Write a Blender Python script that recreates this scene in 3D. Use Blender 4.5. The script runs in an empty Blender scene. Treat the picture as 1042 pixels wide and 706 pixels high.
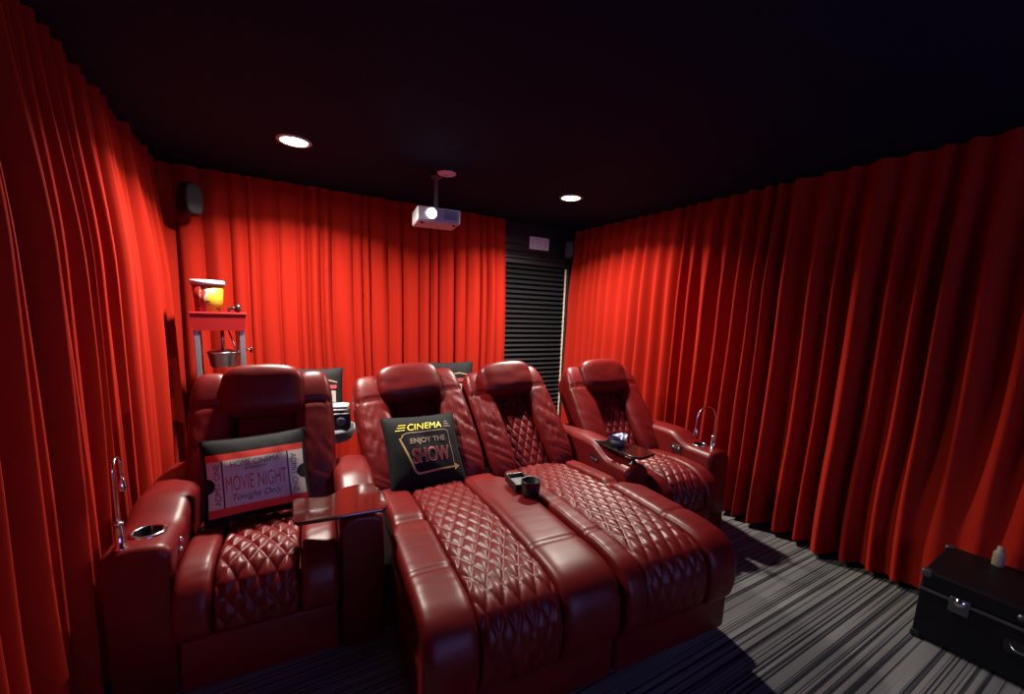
import bpy, bmesh, math, random
import numpy as np
from mathutils import Vector, Matrix, noise
C = bpy.context.scene
COL = C.collection
R = math.radians
PI = math.pi

# ------------------------------------------------------------------ helpers
def tag(o, label=None, cat=None, group=None, kind=None):
    if label: o['label'] = label
    if cat: o['category'] = cat
    if group: o['group'] = group
    if kind: o['kind'] = kind
    return o

def empty(name, loc=(0, 0, 0), rz=0.0, label=None, cat=None, group=None):
    o = bpy.data.objects.new(name, None)
    COL.objects.link(o)
    o.empty_display_size = .05
    o.location = loc
    o.rotation_euler = (0, 0, rz)
    return tag(o, label, cat, group)

class MB:
    """collects shapes; build() links them as ONE mesh object"""
    def __init__(self):
        self.v, self.f, self.m, self.s = [], [], [], []
    def add(self, verts, faces, mat=0, smooth=False, M=None):
        k = len(self.v)
        if M is not None:
            verts = [M @ Vector(p) for p in verts]
        self.v += [tuple(p) for p in verts]
        for f in faces:
            self.f.append(tuple(i + k for i in f)); self.m.append(mat); self.s.append(smooth)
        return self
    def bm(self, bm, mat=0, smooth=False, M=None):
        bm.verts.index_update()
        self.add([v.co.copy() for v in bm.verts], [[v.index for v in f.verts] for f in bm.faces], mat, smooth, M)
        bm.free()
        return self
    def box(self, c, d, bev=0.0, seg=2, mat=0, M=None, smooth=None):
        bm = bmesh.new()
        bmesh.ops.create_cube(bm, size=1)
        bmesh.ops.scale(bm, vec=d, verts=bm.verts)
        bmesh.ops.translate(bm, vec=c, verts=bm.verts)
        if bev > 0:
            bmesh.ops.bevel(bm, geom=bm.edges[:], offset=bev, segments=seg, affect='EDGES', profile=.5)
        return self.bm(bm, mat, False if smooth is None else smooth, M)
    def lathe(self, prof, n=32, c=(0, 0, 0), mat=0, M=None, smooth=True, close=False):
        vs, fs = [], []
        k = len(prof)
        for i in range(n):
            a = 2 * PI * i / n
            for r, z in prof:
                vs.append((c[0] + r * math.cos(a), c[1] + r * math.sin(a), c[2] + z))
        for i in range(n):
            j = (i + 1) % n
            for q in range(k - 1 if not close else k):
                q2 = (q + 1) % k
                fs.append((i * k + q, j * k + q, j * k + q2, i * k + q2))
        return self.add(vs, fs, mat, smooth, M)
    def tube(self, pts, r, n=10, mat=0, M=None, cap=True):
        pts = [Vector(p) for p in pts]
        rs = r if isinstance(r, (list, tuple)) else [r] * len(pts)
        vs, fs = [], []
        t0 = (pts[1] - pts[0]).normalized()
        a = Vector((0, 0, 1)) if abs(t0.z) < .9 else Vector((1, 0, 0))
        x = t0.cross(a).normalized()
        for i, p in enumerate(pts):
            t = (pts[min(i + 1, len(pts) - 1)] - pts[max(i - 1, 0)]).normalized()
            x = (x - t * x.dot(t)).normalized()
            y = t.cross(x)
            for k in range(n):
                an = 2 * PI * k / n
                vs.append(p + (x * math.cos(an) + y * math.sin(an)) * rs[i])
        for i in range(len(pts) - 1):
            for k in range(n):
                l = (k + 1) % n
                fs.append((i * n + k, i * n + l, (i + 1) * n + l, (i + 1) * n + k))
        if cap:
            fs.append(tuple(range(n - 1, -1, -1)))
            fs.append(tuple((len(pts) - 1) * n + k for k in range(n)))
        return self.add(vs, fs, mat, True, M)
    def prism(self, poly, z0, z1, bev=0.0, mat=0, M=None, smooth=False):
        bm = bmesh.new()
        vs = [bm.verts.new((x, y, z0)) for x, y in poly]
        f = bm.faces.new(vs)
        r = bmesh.ops.extrude_face_region(bm, geom=[f])
        up = [e for e in r['geom'] if isinstance(e, bmesh.types.BMVert)]
        bmesh.ops.translate(bm, vec=(0, 0, z1 - z0), verts=up)
        bmesh.ops.recalc_face_normals(bm, faces=bm.faces)
        if bev > 0:
            es = [e for e in bm.edges if abs(e.verts[0].co.z - e.verts[1].co.z) < 1e-6]
            bmesh.ops.bevel(bm, geom=es, offset=bev, segments=2, affect='EDGES', profile=.5)
        return self.bm(bm, mat, smooth, M)
    def rounded(self, c, d, k=4.0, n=20, mat=0, M=None, disp=None):
        """superquadric soft box"""
        bm = bmesh.new()
        bmesh.ops.create_cube(bm, size=2)
        bmesh.ops.subdivide_edges(bm, edges=bm.edges[:], cuts=n, use_grid_fill=True)
        for v in bm.verts:
            p = v.co
            p = Vector([math.copysign(math.sin(abs(t) * PI / 2), t) if abs(t) < 1 else t for t in p])
            L = (abs(p.x) ** k + abs(p.y) ** k + abs(p.z) ** k) ** (1 / k)
            p = p / L
            q = Vector((p.x * d[0] / 2, p.y * d[1] / 2, p.z * d[2] / 2))
            if disp: q = disp(p, q)
            v.co = q + Vector(c)
        bmesh.ops.recalc_face_normals(bm, faces=bm.faces)
        return self.bm(bm, mat, True, M)
    def build(self, name, mats, parent=None, M=None):
        me = bpy.data.meshes.new(name)
        me.from_pydata(self.v, [], self.f)
        me.polygons.foreach_set('material_index', self.m)
        me.polygons.foreach_set('use_smooth', self.s)
        for m in (mats if isinstance(mats, (list, tuple)) else [mats]):
            me.materials.append(m)
        bm = bmesh.new(); bm.from_mesh(me)
        bmesh.ops.recalc_face_normals(bm, faces=bm.faces)
        bm.to_mesh(me); bm.free()
        me.update()
        o = bpy.data.objects.new(name, me)
        COL.objects.link(o)
        if parent is not None: o.parent = parent
        if M is not None: o.matrix_local = M
        return o

def cut_hole(o, loc, r, depth, n=40):
    """a round well cut into the mesh of o (local coordinates)"""
    cu = MB().lathe([(0.0001, -depth), (r, -depth), (r, .3), (0.0001, .3)], n, loc).build('cutter', [o.data.materials[0]])
    cu.matrix_world = Matrix.Identity(4)
    par = o.parent; mb_ = o.matrix_basis.copy()
    o.parent = None; o.matrix_basis = Matrix.Identity(4)
    md = o.modifiers.new('b', 'BOOLEAN'); md.operation = 'DIFFERENCE'; md.object = cu; md.solver = 'EXACT'
    dg = bpy.context.evaluated_depsgraph_get()
    me = bpy.data.meshes.new_from_object(o.evaluated_get(dg))
    o.modifiers.clear()
    o.data = me
    o.parent = par; o.matrix_basis = mb_
    bpy.data.objects.remove(cu)
    return o

def smoothstep(a, b, x):
    t = min(1, max(0, (x - a) / (b - a))) if a != b else float(x > a)
    return t * t * (3 - 2 * t)

# ------------------------------------------------------------------ materials
def mat(name, col, rough=.5, metal=0.0, spec=.5, emit=None, estr=0, coat=0, sheen=0, trans=0, alpha=1):
    m = bpy.data.materials.new(name); m.use_nodes = True
    b = m.node_tree.nodes['Principled BSDF']
    b.inputs['Base Color'].default_value = (*col, 1)
    b.inputs['Roughness'].default_value = rough
    b.inputs['Metallic'].default_value = metal
    b.inputs['Specular IOR Level'].default_value = spec
    b.inputs['Coat Weight'].default_value = coat
    b.inputs['Sheen Weight'].default_value = sheen
    b.inputs['Transmission Weight'].default_value = trans
    if emit:
        b.inputs['Emission Color'].default_value = (*emit, 1)
        b.inputs['Emission Strength'].default_value = estr
    return m

def nodes(m): return m.node_tree.nodes, m.node_tree.links, m.node_tree.nodes['Principled BSDF']

def bump(m, scale, strength, kind='NOISE', dist=.002, detail=3, vec=None):
    n, l, b = nodes(m)
    tc = n.new('ShaderNodeTexCoord')
    mp = n.new('ShaderNodeMapping'); mp.inputs['Scale'].default_value = vec or (1, 1, 1)
    l.new(tc.outputs['Object'], mp.inputs['Vector'])
    if kind == 'VORONOI':
        t = n.new('ShaderNodeTexVoronoi'); t.feature = 'DISTANCE_TO_EDGE'; t.inputs['Scale'].default_value = scale
        out = t.outputs['Distance']
    else:
        t = n.new('ShaderNodeTexNoise'); t.inputs['Scale'].default_value = scale; t.inputs['Detail'].default_value = detail
        out = t.outputs['Fac']
    l.new(mp.outputs['Vector'], t.inputs['Vector'])
    bp = n.new('ShaderNodeBump'); bp.inputs['Strength'].default_value = strength; bp.inputs['Distance'].default_value = dist
    l.new(out, bp.inputs['Height']); l.new(bp.outputs['Normal'], b.inputs['Normal'])
    return m

def vary(m, c1, c2, scale, vec=(1, 1, 1), detail=4, p0=.35, p1=.65):
    n, l, b = nodes(m)
    tc = n.new('ShaderNodeTexCoord'); mp = n.new('ShaderNodeMapping'); mp.inputs['Scale'].default_value = vec
    t = n.new('ShaderNodeTexNoise'); t.inputs['Scale'].default_value = scale; t.inputs['Detail'].default_value = detail
    r = n.new('ShaderNodeValToRGB')
    r.color_ramp.elements[0].position = p0; r.color_ramp.elements[0].color = (*c1, 1)
    r.color_ramp.elements[1].position = p1; r.color_ramp.elements[1].color = (*c2, 1)
    l.new(tc.outputs['Object'], mp.inputs['Vector']); l.new(mp.outputs['Vector'], t.inputs['Vector'])
    l.new(t.outputs['Fac'], r.inputs['Fac']); l.new(r.outputs['Color'], b.inputs['Base Color'])
    return m

LEATHER = mat('red_leather', (.25, .009, .011), .40, spec=.25)
vary(LEATHER, (.088, .0028, .0034), (.108, .0038, .0044), 6)
bump(LEATHER, 260, .10, 'VORONOI', .001)
VELVET = mat('red_curtain_fabric', (.29, .0120, .0056), .92, spec=.06)
bump(VELVET, 350, .15, 'NOISE', .001)
BLACKWALL = bump(mat('black_wall_paint', (.010, .010, .013), .7, spec=.3), 60, .1)
CEIL = bump(mat('black_ceiling_paint', (.0035, .0065, .020), .85, spec=.15), 80, .15)
BLACKPL = mat('black_plastic', (.008, .008, .009), .35)
BLACKGL = mat('black_gloss', (.006, .006, .008), .12)
SLAT = mat('black_slat', (.010, .010, .012), .45)
JAMB = mat('grey_jamb', (.07, .075, .08), .5)
EDGE = mat('pale_gap_light', (.62, .50, .38), .6)
CHROME = mat('chrome', (.75, .75, .78), .16, metal=1)
STEEL = mat('brushed_steel', (.45, .44, .47), .32, metal=1)
ALU = mat('grey_aluminium', (.20, .19, .20), .4, metal=.6)
REDPAINT = mat('red_enamel', (.24, .006, .006), .5, spec=.25)
TRAYBR = mat('dark_lacquered_wood', (.045, .006, .005), .10, spec=.6, coat=.6)
TRAYBK = mat('black_lacquer', (.008, .006, .006), .12, coat=.5)
CLOTHBK = bump(mat('black_cushion_fabric', (.0055, .0055, .007), .8, spec=.2), 300, .25)
WHITEPL = mat('white_plastic', (.45, .45, .46), .4)
WHITE = mat('white_print', (.46, .40, .35), .45)
REDPRINT = mat('red_print', (.55, .028, .018), .5)
CRIMSON = mat('crimson_print', (.36, .030, .035), .5)
INK = mat('black_print', (.015, .012, .014), .55)
GOLD = mat('gold_print', (.42, .27, .09), .5)
YELLOW = mat('yellow_print', (.80, .62, .04), .5)
TAN = mat('tan_print', (.27, .17, .13), .6)
PINKRED = mat('pink_red_print', (.42, .05, .07), .5)
GREY = mat('grey_plastic', (.13, .13, .14), .8, spec=.2)
PALEBLUE = mat('pale_blue_paper', (.26, .30, .42), .7)
SLATE = mat('slate_blue_plastic', (.10, .12, .17), .4)
CASEBK = bump(mat('black_case_laminate', (.0022, .0022, .0035), .5, spec=.25), 120, .15)
CASEMT = mat('dull_case_metal', (.12, .12, .14), .4, metal=.85)
SIGNW = mat('white_sign', (.62, .60, .60), .5)
SIGNG = mat('grey_sign_print', (.33, .31, .32), .5)
SCREENM = mat('white_screen', (.80, .80, .82), .9, spec=.1)

def carpet_mat():
    m = mat('striped_carpet', (.1, .1, .1), .95, spec=.1)
    n, l, b = nodes(m)
    tc = n.new('ShaderNodeTexCoord')
    def streak(sx, sy, scale, detail, p0, p1, c0, c1):
        mp = n.new('ShaderNodeMapping'); mp.inputs['Scale'].default_value = (sx, sy, 1)
        t = n.new('ShaderNodeTexNoise'); t.inputs['Scale'].default_value = scale; t.inputs['Detail'].default_value = detail
        r = n.new('ShaderNodeValToRGB')
        r.color_ramp.elements[0].position = p0; r.color_ramp.elements[0].color = (*c0, 1)
        r.color_ramp.elements[1].position = p1; r.color_ramp.elements[1].color = (*c1, 1)
        l.new(tc.outputs['Object'], mp.inputs['Vector']); l.new(mp.outputs['Vector'], t.inputs['Vector'])
        l.new(t.outputs['Fac'], r.inputs['Fac'])
        return r.outputs['Color']
    a = streak(.16, 62, 1.5, 2.5, .41, .50, (.022, .022, .028), (.20, .19, .183))
    c = streak(.6, 7, 1.3, 1, .35, .65, (.62, .62, .66), (1, 1, 1))
    d = streak(60, 60, 6, 2, .3, .7, (.65, .65, .65), (1.0, 1.0, 1.0))
    m1 = n.new('ShaderNodeMixRGB'); m1.blend_type = 'MULTIPLY'; m1.inputs[0].default_value = 1
    m2 = n.new('ShaderNodeMixRGB'); m2.blend_type = 'MULTIPLY'; m2.inputs[0].default_value = 1
    l.new(a, m1.inputs[1]); l.new(c, m1.inputs[2]); l.new(m1.outputs[0], m2.inputs[1]); l.new(d, m2.inputs[2])
    l.new(m2.outputs[0], b.inputs['Base Color'])
    t = n.new('ShaderNodeTexNoise'); t.inputs['Scale'].default_value = 500
    l.new(tc.outputs['Object'], t.inputs['Vector'])
    bp = n.new('ShaderNodeBump'); bp.inputs['Strength'].default_value = .5; bp.inputs['Distance'].default_value = .003
    l.new(t.outputs['Fac'], bp.inputs['Height']); l.new(bp.outputs['Normal'], b.inputs['Normal'])
    return m
CARPET = carpet_mat()

# ------------------------------------------------------------------ room
XL, XR, YB, YF, H = -.74, 3.12, 3.86, -2.3, 2.40
def slab(name, c, d, m):
    o = MB().box(c, d).build(name, m); tag(o, kind='structure'); return o
slab('floor', ((XL + XR) / 2, (YB + YF) / 2, -.05), (XR - XL + .4, YB - YF + .4, .1), CARPET)
slab('ceiling', ((XL + XR) / 2, (YB + YF) / 2, H + .05), (XR - XL + .4, YB - YF + .4, .1), CEIL)
slab('wall_left', (XL - .05, (YB + YF) / 2, H / 2), (.1, YB - YF, H), BLACKWALL)
slab('wall_right', (XR + .05, (YB + YF) / 2, H / 2), (.1, YB - YF, H), BLACKWALL)
slab('wall_front', ((XL + XR) / 2, YF - .05, H / 2), (XR - XL, .1, H), BLACKWALL)
# back wall with the doorway
DX0, DX1, DZ = 2.04, 2.90, 2.03
w = MB()
w.box(((XL + DX0) / 2, YB + .05, H / 2), (DX0 - XL, .1, H))
w.box(((DX1 + XR) / 2, YB + .05, H / 2), (XR - DX1, .1, H))
w.box(((DX0 + DX1) / 2, YB + .05, (H + DZ) / 2), (DX1 - DX0, .1, H - DZ))
tag(w.build('wall_back', BLACKWALL), kind='structure')
w = MB()
for i in range(5):                                   # black boards above the door
    w.box(((DX0 + XR) / 2 - .02, YB - .008, DZ + .045 + i * .074), (XR - DX0, .016, .066), .005, 2)
tag(w.build('trim_1', SLAT), kind='structure')
# door: leaf behind the blind, jambs and head
d = empty('door_1', (0, 0, 0)); tag(d, kind='structure')
MB().box(((DX0 + DX1) / 2, YB + .07, DZ / 2), (DX1 - DX0 - .002, .04, DZ - .004), .002).build('door_leaf', BLACKWALL, d)
MB().box((DX0 + .02, YB - .03, DZ / 2), (.038, .07, DZ - .002), .006).build('jamb', JAMB, d)
MB().box((DX1 - .012, YB - .03, DZ / 2), (.022, .07, DZ - .002), .006).build('jamb', BLACKWALL, d)
MB().box(((DX0 + DX1) / 2, YB - .03, DZ + .016), (DX1 - DX0, .09, .03), .006).build('door_head', SLAT, d)
# blind in front of the door
bl = empty('venetian_blind', (2.47, YB - .035, 0), 0, 'black horizontal slatted blind covering the doorway in the back wall', 'blind')
s = MB(); zz = .03
while zz < DZ - .05:
    M = Matrix.Translation((0, 0, zz)) @ Matrix.Rotation(R(38), 4, 'X')
    s.box((0, 0, 0), (.765, .052, .004), .0015, 1, M=M)
    zz += .052
s.build('slats', SLAT, bl)
MB().box((0, 0, DZ - .026), (.77, .05, .044), .006).build('headrail', SLAT, bl)
MB().box((0, 0, .012), (.765, .03, .02), .004).build('bottom_rail', SLAT, bl)
e = MB().box((.396, -.006, DZ / 2 - .02), (.014, .02, DZ - .08), .003).build('gap_light_strip', EDGE, bl); tag(e, 'pale cream strip painted as light through the gap at the edge of the blind')  # light coming through the gap beside the blind, put in as a pale strip

# ------------------------------------------------------------------ curtains
def curtain(name, p0, p1, nrm, z0, z1, sp, amp, seed, label, step=.009, press=None, flare=.5, env0=.42, pws=(.5, 1.15)):
    rnd = random.Random(seed)
    p0 = Vector(p0); p1 = Vector(p1); L = (p1 - p0).length; t = (p1 - p0).normalized(); nv = Vector(nrm)
    edges = [0.0]; amps = []; pw = []; ln = []
    while edges[-1] < L:
        edges.append(edges[-1] + rnd.uniform(*sp)); amps.append(rnd.uniform(.62, 1)); pw.append(rnd.uniform(*pws)); ln.append(rnd.uniform(-.25, .25))
    cols = int(L / step); rows = 34
    vs, fs = [], []
    k = 0
    for i in range(cols + 1):
        s = L * i / cols
        while k < len(amps) - 1 and s > edges[k + 1]: k += 1
        x = (s - edges[k]) / (edges[k + 1] - edges[k])
        x = x + ln[k] * x * (1 - x) * 1.2
        b0 = max(0.0, math.sin(PI * min(1, max(0, x)))); pk = pw[k]; ak = amps[k]
        for j in range(rows + 1):
            f = j / rows
            base = b0 ** (pk * (1.25 - .55 * f)) * ak
            z = z1 + (z0 - z1) * f
            env = env0 + (1 - env0) * smoothstep(0, .35, f) + flare * max(0, f - .45)
            drift = .035 * (noise.noise(Vector((s * 1.1, f * 1.4, seed))) ) * f * 2 + .012 * noise.noise(Vector((s * 5, f * 3, seed + 9))) * f
            fine = .18 * noise.noise(Vector((s * 16, f * 1.2, seed + 3)))
            wob = .012 * noise.noise(Vector((s * .9, f * .8, seed + 5)))
            a = amp * env * (base + fine) + wob
            if press: a *= press(s, f)
            q = p0 + t * (s + drift) + nv * a
            vs.append((q.x, q.y, z))
    for i in range(cols):
        for j in range(rows):
            a = i * (rows + 1) + j
            fs.append((a, a + 1, a + rows + 2, a + rows + 1))
    o = MB().add(vs, fs, 0, True).build(name, VELVET)
    tag(o, label, 'curtain')
    return o
curtain('curtain', (XL + .018, -1.9, 0), (XL + .018, 3.80, 0), (1, 0, 0), .03, H - .012, (.065, .125), .14, 11,
        'long dark red curtain along the left wall, beside the left armchair recliner', flare=.0, env0=.6, pws=(1.5, 3.0))
curtain('curtain', (XL + .03, YB - .095, 0), (2.035, YB - .095, 0), (0, -1, 0), .02, H - .012, (.06, .17), .075, 5,
        'bright red curtain across the back wall behind the projector', flare=.2, env0=.6, pws=(.3, .9), step=.006)
curtain('curtain', (2.985, 3.845, 0), (3.07, -1.9, 0), (-1, 0, 0), .035, H - .012, (.08, .17), .125, 23,
        'long red curtain down the right wall from the black blind to the road case', flare=.5, env0=.5, pws=(1.5, 3.0),
        press=lambda s, f: 1 - .8 * smoothstep(2.75, 3.25, s) * smoothstep(.45, .88, f))

# ------------------------------------------------------------------ recliner row frame
TH = R(4)
ORI = Vector((1.07, 1.64, 0))
ROW = Matrix.Translation(ORI) @ Matrix.Rotation(-TH, 4, 'Z')      # row x = u, row y = -v (towards the back wall)
def rw(u, v, z): return ROW @ Vector((u, -v, z))

def path_pts(ctrl, n):
    """Catmull-Rom through (v,z), resampled evenly; returns points, normals (left of travel = up), lengths"""
    P = [np.array(c, float) for c in ctrl]
    P = [2 * P[0] - P[1]] + P + [2 * P[-1] - P[-2]]
    out = []
    for i in range(1, len(P) - 2):
        for k in range(24):
            t = k / 24
            a, b, c, d_ = P[i - 1], P[i], P[i + 1], P[i + 2]
            out.append(.5 * ((2 * b) + (-a + c) * t + (2 * a - 5 * b + 4 * c - d_) * t * t + (-a + 3 * b - 3 * c + d_) * t ** 3))
    out.append(P[-2]); out = np.array(out)
    sl = np.concatenate([[0], np.cumsum(np.linalg.norm(np.diff(out, axis=0), axis=1))])
    S = np.linspace(0, sl[-1], n)
    pts = np.stack([np.interp(S, sl, out[:, 0]), np.interp(S, sl, out[:, 1])], -1)
    tg = np.gradient(pts, axis=0); tg /= np.linalg.norm(tg, axis=1)[:, None]
    nr = np.stack([-tg[:, 1], tg[:, 0]], -1)
    return pts, nr, S

def pad(mb, ctrl, ua, ub, thick, ns=90, nu=14, depth=.05, nexp=4.0, eexp=6.0, quilt=None, grooves=(), wrinkle=0, seed=0, ucen=0, puff=0.0):
    """leather pad following a path in the (v,z) plane between u=ua(s)..ub(s); puffed, with diamond quilting or folds"""
    pts, nr, S = path_pts(ctrl, ns)
    L = S[-1]
    vs, fs = [], []
    nring = nu + 1 + 2
    for i in range(ns):
        f = S[i] / L
        a = ua(pts[i]) if callable(ua) else ua
        b = ub(pts[i]) if callable(ub) else ub
        es = max(0.0, 1 - abs(2 * f - 1) ** (eexp * 2)) ** (1 / 2.5)
        for j in range(nu + 1):
            x = -1 + 2 * j / nu
            if quilt is None: x = math.sin(x * PI / 2)
            u = (a + b) / 2 + x * (b - a) / 2
            eu = max(0.0, 1 - abs(x) ** nexp) ** (1 / 2.2)
            h = thick * eu * es + puff * (1 - x * x) * es
            if quilt:
                du, ds, q, u0 = quilt
                A = (u - u0) / du; B = S[i] / ds
                p1 = abs(math.sin(PI * (A + B))); p2 = abs(math.sin(PI * (A - B)))
                t = min(p1, p2)
                h += q * (t ** .55 - .75) * min(1, eu * 1.2) * es
            for g0, gd, gw in grooves:
                h -= gd * math.exp(-((pts[i][0] - g0) / gw) ** 2) * (1 if pts[i][1] > .3 else 0)
            if wrinkle:
                w1 = noise.noise(Vector((u * 5 + seed, S[i] * 30, seed * 3.1))) 
                w2 = noise.noise(Vector((u * 14 + seed, S[i] * 55, seed * 1.7)))
                h += wrinkle * (1 - abs(w1) * 2.2 + .4 * w2) * eu * es
            vs.append((u - ucen, -(pts[i][0] + nr[i][0] * h), pts[i][1] + nr[i][1] * h))
        for u in (b, a):
            vs.append((u - ucen, -(pts[i][0] - nr[i][0] * depth), pts[i][1] - nr[i][1] * depth))
    for i in range(ns - 1):
        for j in range(nring):
            k = (j + 1) % nring
            fs.append((i * nring + j, i * nring + k, (i + 1) * nring + k, (i + 1) * nring + j))
    fs.append(tuple(range(nring)))
    fs.append(tuple((ns - 1) * nring + j for j in range(nring - 1, -1, -1)))
    mb.add(vs, fs, 0, True)
    return mb

def arm_mesh(mb, u0, u1, top, v0, v1, zb=.03, ucen=0, rad=.055, frontr=.03):
    """armrest body: rounded top following top(v); v0 back .. v1 front"""
    ns = 60; vs, fs = [], []
    w = (u1 - u0) / 2; uc = (u0 + u1) / 2 - ucen
    K = 9
    for i in range(ns):
        f = i / (ns - 1)
        # dense towards the ends
        v = v0 + (v1 - v0) * (.5 - .5 * math.cos(PI * f))
        dd = min(v - v0, v1 - v)
        e = math.sqrt(max(0, 1 - (1 - min(1, dd / frontr)) ** 2))
        ww = w - frontr * .55 * (1 - e)
        zt = top(v) - frontr * .8 * (1 - e)
        r = min(rad, ww * .98)
        ring = [(-ww, zb), (-ww * 1.0, zb + .25)]
        for k in range(K):
            a = PI - PI / 2 * k / (K - 1)
            ring.append((-ww + r + r * math.cos(a), zt - r * .75 + r * .75 * math.sin(a)))
        ring.append((0, zt + .006 * e))
        for k in range(K):
            a = PI / 2 - PI / 2 * k / (K - 1)
            ring.append((ww - r + r * math.cos(a), zt - r * .75 + r * .75 * math.sin(a)))
        ring += [(ww, zb + .25), (ww, zb)]
        n = len(ring)
        vs += [(uc + x, -v, z) for x, z in ring]
    for i in range(ns - 1):
        for j in range(n):
            k = (j + 1) % n
            fs.append((i * n + j, i * n + k, (i + 1) * n + k, (i + 1) * n + j))
    fs.append(tuple(range(n))); fs.append(tuple((ns - 1) * n + j for j in range(n - 1, -1, -1)))
    mb.add(vs, fs, 0, True)
    return mb

def arm_top(zb, zf):
    def f(v):
        return zf + (zb - zf) * (1 - smoothstep(-.36, -.17, v)) - .012 * smoothstep(-.45, -.75, v)
    return f

def gooseneck(parent, base, dirv, height=.30, rr_=.052, label='chrome gooseneck reading lamp on the armrest'):
    """reading lamp: base tube, neck, head (local coordinates of the recliner)"""
    bx, by, bz = base; dx, dy = dirv
    lamp = MB().lathe([(.0001, 0), (.021, 0), (.021, .006), (.013, .010), (.013, .088), (.015, .09), (.015, .097), (.0001, .098)], 20, base).build('reading_lamp', CHROME, parent)
    tag(lamp, label)
    pts = []
    zc = bz + height - rr_
    for i in range(8): pts.append((bx, by, bz + .09 + (zc - bz - .09) * i / 7))
    for i in range(1, 15):
        a = PI * i / 14 * 1.05
        r = rr_
        pts.append((bx + dx * r * (1 - math.cos(a)), by + dy * r * (1 - math.cos(a)), zc + r * math.sin(a) * 1.0))
    e = Vector(pts[-1]); q = (e - Vector(pts[-2])).normalized()
    for i in range(1, 4): pts.append(tuple(e + q * .012 * i))
    MB().tube(pts, .0052, 10).build('neck', CHROME, lamp)
    e = Vector(pts[-1])
    MB().tube([e, e + q * .012, e + q * .02, e + q * .045, e + q * .048], [.006, .0075, .011, .0165, .014], 16).build('lamp_head', CHROME, lamp)
    return lamp

def cup_holder(parent, c, r=.043, ring=CHROME):
    o = MB().lathe([(r + .011, 0), (r + .010, .0045), (r, .0055), (r - .003, .002), (r - .004, -.055), (.0001, -.056)], 36, c).build('cup_holder', [BLACKGL], parent)
    MB().lathe([(r + .012, .0), (r + .012, .004), (r + .006, .007), (r - .001, .006), (r - .001, .002)], 36, c).build('rim', ring, o)
    return o

def control_panel(parent, c, side, nb=3, plate=True):
    """small control plate on the inner face of an armrest; side = +1 faces +x"""
    o = MB().box(c, (.006, .09, .045), .002, 2).build('control_panel', BLACKPL, parent)
    for i in range(nb):
        M = Matrix.Translation((c[0] + side * .003, c[1] + (i - (nb - 1) / 2) * .025, c[2])) @ Matrix.Rotation(R(90) * side, 4, 'Y')
        MB().lathe([(.0001, .004), (.006, .004), (.0075, .002), (.0075, 0)], 16, M=M).build('button', CHROME, o)
    return o

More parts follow.
